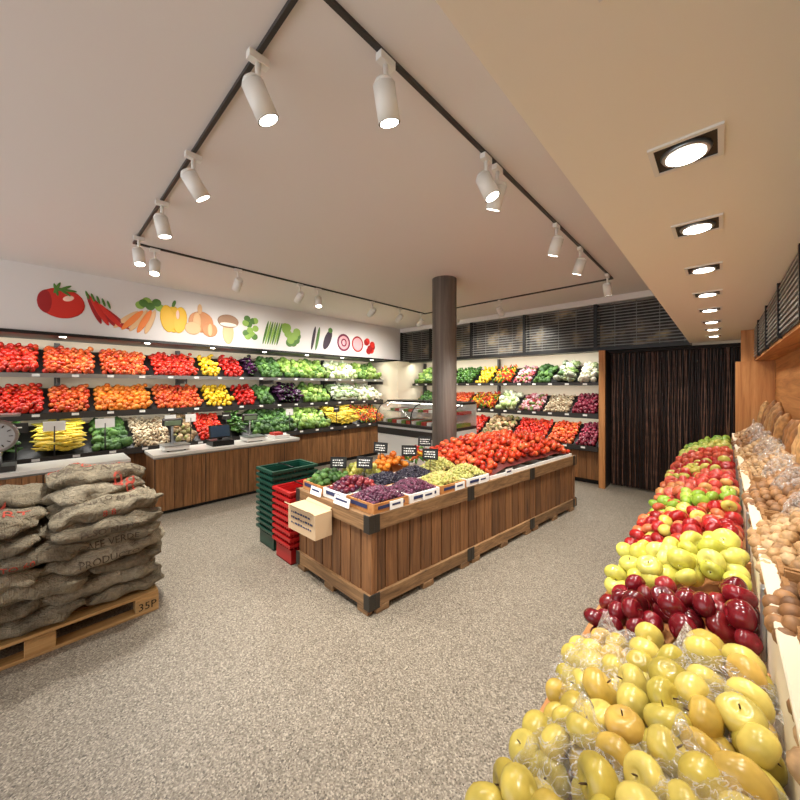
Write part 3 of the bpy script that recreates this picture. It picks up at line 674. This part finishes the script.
# ------------------------------------------------------------ right fruit display
dx0,dx1=-.36,.09; dy0,dy1=.42,6.1
mb=MB()
mb.box(dx0+.03,.40,dy0+.03,dy1,0,.70,0)
mb.box(dx0,dx0+.025,dy0,dy1,.55,.82,1)
mb.box(dx0,dx1,dy0,dy0+.025,.55,.84,1)
k=len(mb.v)
pr=[(dx0+.025,.70),(dx0+.025,.76),(dx1,.90),(dx1,.70)]
for y in (dy0+.025,dy1): mb.v+=[(x,y,zz) for x,zz in pr]
for a in range(4):
    c=(a+1)%4; mb.f.append((k+a,k+c,k+4+c,k+4+a)); mb.m.append(1); mb.s.append(False)
mb.f.append((k+3,k+2,k+1,k)); mb.m.append(2); mb.s.append(False); mb.f.append((k+4,k+5,k+6,k+7)); mb.m.append(2); mb.s.append(False)
for y in (1.27,1.61,2.02,2.62,3.0,3.6,4.3,5.0): 
    kk=len(mb.v); 
    for yy in (y-.008,y+.008):
        mb.v+=[(dx0+.02,yy,.76),(dx0+.02,yy,.83),(dx1,yy,.97),(dx1,yy,.90)]
    for f in ((0,1,2,3),(7,6,5,4),(1,5,6,2),(0,4,5,1),(2,6,7,3),(3,7,4,0)): mb.f.append(tuple(kk+i for i in f)); mb.m.append(1); mb.s.append(False)
mb.box(dx1,dx1+.018,dy0,5.4,.70,1.15,3); mb.box(dx1-.004,dx1+.03,dy0,5.4,1.15,1.165,3)
mb.box(dx1+.018,.41,dy0,5.4,1.02,1.04,1)
for y in np.arange(.6,5.3,.75):
    mb.box(dx1-.012,dx1,y,y+.03,.95,1.15,4)
stand=mb.build('fruit_display_stand',[M_wood,M_pine,M_dkgrey,M_cream,M_steel],.003)
def fruit(name,y0,y1,cols,r=.05,v=None,h=.02,layers=.7,rough=.25,mott=.35,scale=18,const=False):
    KIND['_']=K(v or [p_apple()],r,cols,mode='any',sp=1.85,m2=M_stem,p2=layers); KIND['_']['mat']=produce('m_'+name,cols,rough,mott,scale,const)
    Lv=math.hypot(.42,.14)+.02
    fill('_',(dx0+.03,y0+.01,.77),(0,1,0),(.42,0,.14),y1-y0-.02,Lv,lambda u,vv:h+.03*math.sin(math.pi*min(max(vv,0),1))+.05*vv,name=name,parent=stand)
fruit('bagged_yellow_apples',.46,1.25,[(206,186,88),(226,206,110),(190,174,76),(222,182,90)],.039,h=.01,layers=.8)
fruit('dark_red_apples',1.29,1.60,[(96,14,24),(130,24,34),(70,12,20),(156,40,40)],.038,rough=.18,h=.02)
fruit('yellow_apples',1.63,2.00,[(206,200,84),(224,216,110),(190,190,70)],.042,h=.03)
fruit('red_and_yellow_apples',2.04,2.60,[(170,30,30),(200,64,46),(206,190,90),(150,24,26),(216,120,76)],.038,h=.03,const=True)
fruit('green_apples',2.64,2.98,[(150,184,64),(180,204,90),(200,90,60)],.038,h=.03,const=True)
fruit('pink_apples',3.02,3.58,[(196,60,54),(220,116,96),(180,44,44),(220,170,100)],.038,h=.03)
fruit('mixed_apples',3.62,4.28,[(200,190,90),(206,96,76),(170,40,36)],.038,h=.03,const=True)
fruit('red_apples',4.32,4.98,[(190,66,46),(210,100,70)],.038,h=.03)
fruit('green_pears',5.02,5.6,[(150,166,70),(190,180,90)],.036,[p_apple(1)],h=.03)
fruit('green_limes',5.62,6.06,[(110,146,56),(150,166,66)],.036,h=.03)
# plastic bags
m,t,b=nt('clear_plastic'); tr=N(t,'ShaderNodeBsdfTransparent'); gl=N(t,'ShaderNodeBsdfGlossy'); gl.inputs['Roughness'].default_value=.12
df=N(t,'ShaderNodeBsdfTranslucent'); df.inputs[0].default_value=(.95,.95,.92,1); dd=N(t,'ShaderNodeBsdfDiffuse'); dd.inputs[0].default_value=(.92,.92,.9,1)
no=N(t,'ShaderNodeTexNoise'); no.inputs['Scale'].default_value=16; no.inputs['Detail'].default_value=7; no.inputs['Distortion'].default_value=3
tc=N(t,'ShaderNodeTexCoord'); bp=N(t,'ShaderNodeBump'); bp.inputs['Strength'].default_value=1; bp.inputs['Distance'].default_value=.05
t.links.new(tc.outputs['Object'],no.inputs['Vector']); t.links.new(no.outputs['Fac'],bp.inputs['Height'])
t.links.new(bp.outputs['Normal'],gl.inputs['Normal'])
# crinkle highlights painted whitish into the plastic: noise ridges near .5
mm=N(t,'ShaderNodeMath',operation='SUBTRACT'); mm.inputs[1].default_value=.5; ab=N(t,'ShaderNodeMath',operation='ABSOLUTE'); mr=N(t,'ShaderNodeMapRange'); mr.inputs[1].default_value=0; mr.inputs[2].default_value=.045; mr.inputs[3].default_value=.5; mr.inputs[4].default_value=.07
t.links.new(no.outputs['Fac'],mm.inputs[0]); t.links.new(mm.outputs[0],ab.inputs[0]); t.links.new(ab.outputs[0],mr.inputs[0])
m3=N(t,'ShaderNodeMixShader'); m3.inputs[0].default_value=.6; t.links.new(df.outputs[0],m3.inputs[1]);t.links.new(dd.outputs[0],m3.inputs[2])
m2=N(t,'ShaderNodeMixShader'); t.links.new(mr.outputs[0],m2.inputs[0]); t.links.new(tr.outputs[0],m2.inputs[1]);t.links.new(m3.outputs[0],m2.inputs[2])
ms=N(t,'ShaderNodeMixShader'); ms.inputs[0].default_value=.14
t.links.new(m2.outputs[0],ms.inputs[1]);t.links.new(gl.outputs[0],ms.inputs[2]);t.links.new(ms.outputs[0],t.nodes['Material Output'].inputs[0]); M_plastic=m
def bag(cx,cy,cz,rx,ry,rz_,seed,sl=.33):
    V,F=ico(5); rs=np.random.default_rng(seed); W=V.copy()
    k=np.ones(len(V))
    for i in range(10):
        d=rs.normal(size=3); f=rs.uniform(3,12); k+=.045*(np.abs(np.sin(f*(V@d)+rs.random()*6))-.4)*rs.uniform(.3,1)
    W=V*k[:,None]*np.array([rx,ry,rz_]); W[:,2]+=W[:,0]*sl
    top=np.exp(-((V[:,0]+.2)**2+(V[:,1]-.5)**2)/.015)*(V[:,2]>0); W[:,2]+=.07*top
    W+=np.array([cx,cy,cz]); return W,F
mb=MB()
for i,(cx,cy,cz,rx,ry) in enumerate(((-.23,1.10,.86,.14,.19),(-.04,1.08,.93,.14,.18),(-.2,.76,.86,.15,.18),(-.03,.74,.94,.13,.18),(-.12,.52,.90,.20,.10))):
    W,F=bag(cx,cy,cz,rx,ry,.10,i+3); mb.arr(W,F,0)
mb.build('plastic_bag',[M_plastic],parent=stand)
# upper tier goods
KIND['nuts']=K([p_round(),p_long(.55,.1)],.021,[(176,134,88),(204,168,122),(140,100,62)],mode='any',sp=1.6,rough=.6,p2=.9,m2=M_stem)
KIND['walnuts']=K([p_leafy(21,.12),p_leafy(22,.12)],.023,[(190,150,100),(160,120,76),(210,176,130)],mode='any',sp=1.7,rough=.7,p2=.9,m2=M_stem)
KIND['dried_figs']=K([p_round()],.023,[(110,74,44),(170,124,78),(140,96,56)],mode='any',m2=M_stem,p2=.9)
for k in ('nuts','walnuts','dried_figs'): KIND[k]['mat']=produce('m_'+k,KIND[k]['cols'],.6,.45,50)
segs=[('nuts',.45,1.0),('dried_figs',1.0,1.4),('walnuts',1.4,2.0),('dried_figs',2.0,2.7),('nuts',2.7,3.5),('walnuts',3.5,4.1),('dried_figs',4.1,4.8),('nuts',4.8,5.35)]
for k,a,b2 in segs:
    fill(k,(.135,a,1.07),(0,1,0),(.22,0,.18),b2-a,.27,lambda u,v:.02+.03*math.sin(math.pi*u),parent=stand)
mb=MB()  # woven basket rims between goods
for k,a,b2 in segs:
    for y in (a+.006,b2-.018): mb.box(.125,.40,y,y+.012,1.04,1.20,0)
    for j in range(5): mb.box(.118,.13,a+.01,b2-.01,1.045+j*.03,1.062+j*.03,0)
mb.build('basket_tray',[plain('wicker',(150,108,62),.7,bump=.5)],parent=stand)
M_bread=produce('bread',[(176,124,70),(206,160,104),(150,100,54),(120,76,42)],.7,.5,30)
pts=[]
for y in np.arange(.8,5.3,.095): pts.append((.335+rng.normal()*.012,y,1.36+rng.normal()*.04))
pts=np.array(pts); R=np.array([np.array(Matrix.Rotation(.12+rng.normal()*.08,3,'Y')@Matrix.Rotation(rng.normal()*.3,3,'X')) for _ in pts])
V,F,Mi=P(*I3); V=V*np.array([.26,.33,1]); V[:,0]*=1+.1*np.sin(V[:,2]*14)
build_items('bread_loaves',[(V,F,Mi)],pts,np.full(len(pts),.15),R,[M_bread],parent=stand)
mb=MB()
for i,y in enumerate(np.arange(1.1,5.2,.42)):
    W,F=bag(.25,y,1.22,.08,.13,.10,40+i,.35); mb.arr(W,F,0)
mb.build('plastic_bag',[M_plastic],parent=stand)
mb=MB(); mb.box(.27,.42,-3,6.5,1.98,3.3,0)
for z_ in np.arange(2.02,2.32,.03): mb.box(.255,.27,-1,5.35,z_,z_+.012,2)
mb.box(.262,.27,-1,5.35,2.0,2.33,1)
for y in np.arange(-.9,5.4,.8): mb.box(.248,.27,y,y+.03,1.99,2.33,1)
mb.build('wall_right_canopy',[M_pine,M_black,M_slat])
mb=MB(); mb.box(.115,.418,5.42,5.47,.71,1.975,0); mb.box(.16,.265,5.42,5.47,1.975,2.325,0)
mb.build('wood_end_panel',[M_pinez,M_dkgrey],parent=stand)

# ------------------------------------------------------------ lights
def strip(name,loc,x_axis,d,L,e,w=.04):
    l=bpy.data.lights.new(name,'AREA'); l.shape='RECTANGLE'; l.size=L; l.size_y=w; l.energy=e; l.color=(1,.97,.91)
    o=bpy.data.objects.new(name,l); COL.objects.link(o)
    z_=-Vector(d).normalized(); x_=Vector(x_axis).normalized(); y_=z_.cross(x_).normalized(); x_=y_.cross(z_)
    M=Matrix((x_,y_,z_)).transposed().to_4x4(); M.translation=Vector(loc); o.matrix_world=M
for z_,e in ((2.32,38),(1.76,20),(1.24,24)):
    strip('shelf_strip_light',(-6.22 if z_>2 else -6.3,2.35,z_),(0,1,0),(-.35,0,-1),7.2,e)
for z_,e in ((2.28,26),(1.67,13),(1.12,15)):
    strip('shelf_strip_light',(-3.66,6.58 if z_>2 else 6.66,z_),(1,0,0),(0,.35,-1),4.2,e)
TZ=3.18
mb=MB()
mb.box(-4.46,-1.09,.66,.68,TZ,3.2,0); mb.box(-4.46,-1.09,5.44,5.46,TZ,3.2,0)
mb.box(-4.46,-4.44,.68,5.44,TZ,3.2,0); mb.box(-1.11,-1.09,.68,5.44,TZ,3.2,0)
mb.build('lighting_track',[M_dkgrey])
def spotfix(x,y,tgt,e=90):
    tgt=Vector(tgt); piv=Vector((x,y,3.04)); d=(tgt-piv).normalized()
    mb=MB(); mb.box(x-.018,x+.018,y-.045,y+.045,3.145,TZ,0)
    mb.cyl((x,y,3.04),(x,y,3.145),.012,n=10,m=0)
    c=piv-Vector((0,0,.04)); a=c-d*.05; f=c+d*.10
    mb.cyl(a,f,.050,n=24,m=0,caps=True,mcap=1); mb.cyl(a-d*.022,a,.034,.050,n=24,m=0)
    mb.cyl(f-d*.002,f+d*.001,.042,n=24,m=2)
    mb.box(-.022,.022,-.022,.022,-.02,.02,0,Matrix.Translation(piv))
    fx=mb.build('track_spotlight',[M_white,M_dkgrey,M_emw])
    l=bpy.data.lights.new('spot_lamp','SPOT'); l.energy=e; l.spot_size=1.6; l.spot_blend=.8; l.shadow_soft_size=.05; l.color=(1,.95,.87)
    o=bpy.data.objects.new('spot_lamp',l); COL.objects.link(o); o.location=f+d*.02; o.rotation_euler=d.to_track_quat('-Z','Y').to_euler(); o.parent=fx
for x,t_ in ((-1.51,(-1.2,2.2,0)),(-2.45,(-2.4,2.4,.5)),(-3.26,(-3.2,1.2,.5)),(-4.2,(-3.6,.8,.5))): spotfix(x,.67,t_,115 if x<-3 else 85)
for y in (.85,1.72,2.59,2.9,4.0,4.7,5.33): spotfix(-4.45,y,(-6.2,y+.1,1.8) if y not in (.85,2.9) else (-3.6,y-.3,0.2),80)
for y,t_ in ((1.07,(-1.3,1.9,.4)),(1.97,(-.2,2.3,.8)),(2.12,(-2.2,2.6,.7)),(3.25,(-2.0,3.6,.8)),(3.97,(-2.0,4.3,.8)),(5.16,(-.9,5.9,.5))): spotfix(-1.1,y,t_)
for x in (-2.78,-3.7): spotfix(x,5.45,(x,6.6,1.9))
for y in (.55,1.19,1.78,2.44,3.12,3.78,4.5,5.1,5.8):
    mb=MB(); z_=2.33
    s=.075
    for (a,b_,c,d) in ((-s,s,-s,-s+.012),(-s,s,s-.012,s),(-s,-s+.012,-s+.012,s-.012),(s-.012,s,-s+.012,s-.012)): mb.box(-.07+a,-.07+b_,y+c,y+d,z_-.006,z_,0)
    mb.box(-.07-s+.012,-.07+s-.012,y-s+.012,y+s-.012,z_-.003,z_,1)
    mb.cyl((-.07,y,z_-.003),(-.07,y,z_-.012),.055,.05,n=28,m=2); mb.cyl((-.07,y,z_-.012),(-.07,y,z_-.014),.042,n=28,m=3)
    fx=mb.build('recessed_downlight',[M_white,M_black,M_steel,M_emw])
    l=bpy.data.lights.new('downlight_lamp','SPOT'); l.energy=24; l.spot_size=2.3; l.spot_blend=.9; l.shadow_soft_size=.05; l.color=(1,.94,.85)
    o=bpy.data.objects.new('downlight_lamp',l); COL.objects.link(o); o.location=(-.07,y,z_-.02); o.parent=fx
w=bpy.data.worlds.new('World'); scn.world=w; w.use_nodes=True
w.node_tree.nodes['Background'].inputs[0].default_value=(.98,.98,1,1); w.node_tree.nodes['Background'].inputs[1].default_value=1.6  # white background added as soft fill, entering where walls behind camera are left out

# ------------------------------------------------------------ camera
c=bpy.data.cameras.new('Camera'); c.sensor_width=36; c.lens=340/800*36; c.shift_y=-14/800; c.clip_start=.02
o=bpy.data.objects.new('Camera',c); COL.objects.link(o); o.location=(0,0,1.7); o.rotation_euler=(math.pi/2,0,math.radians(43.4)); scn.camera=o
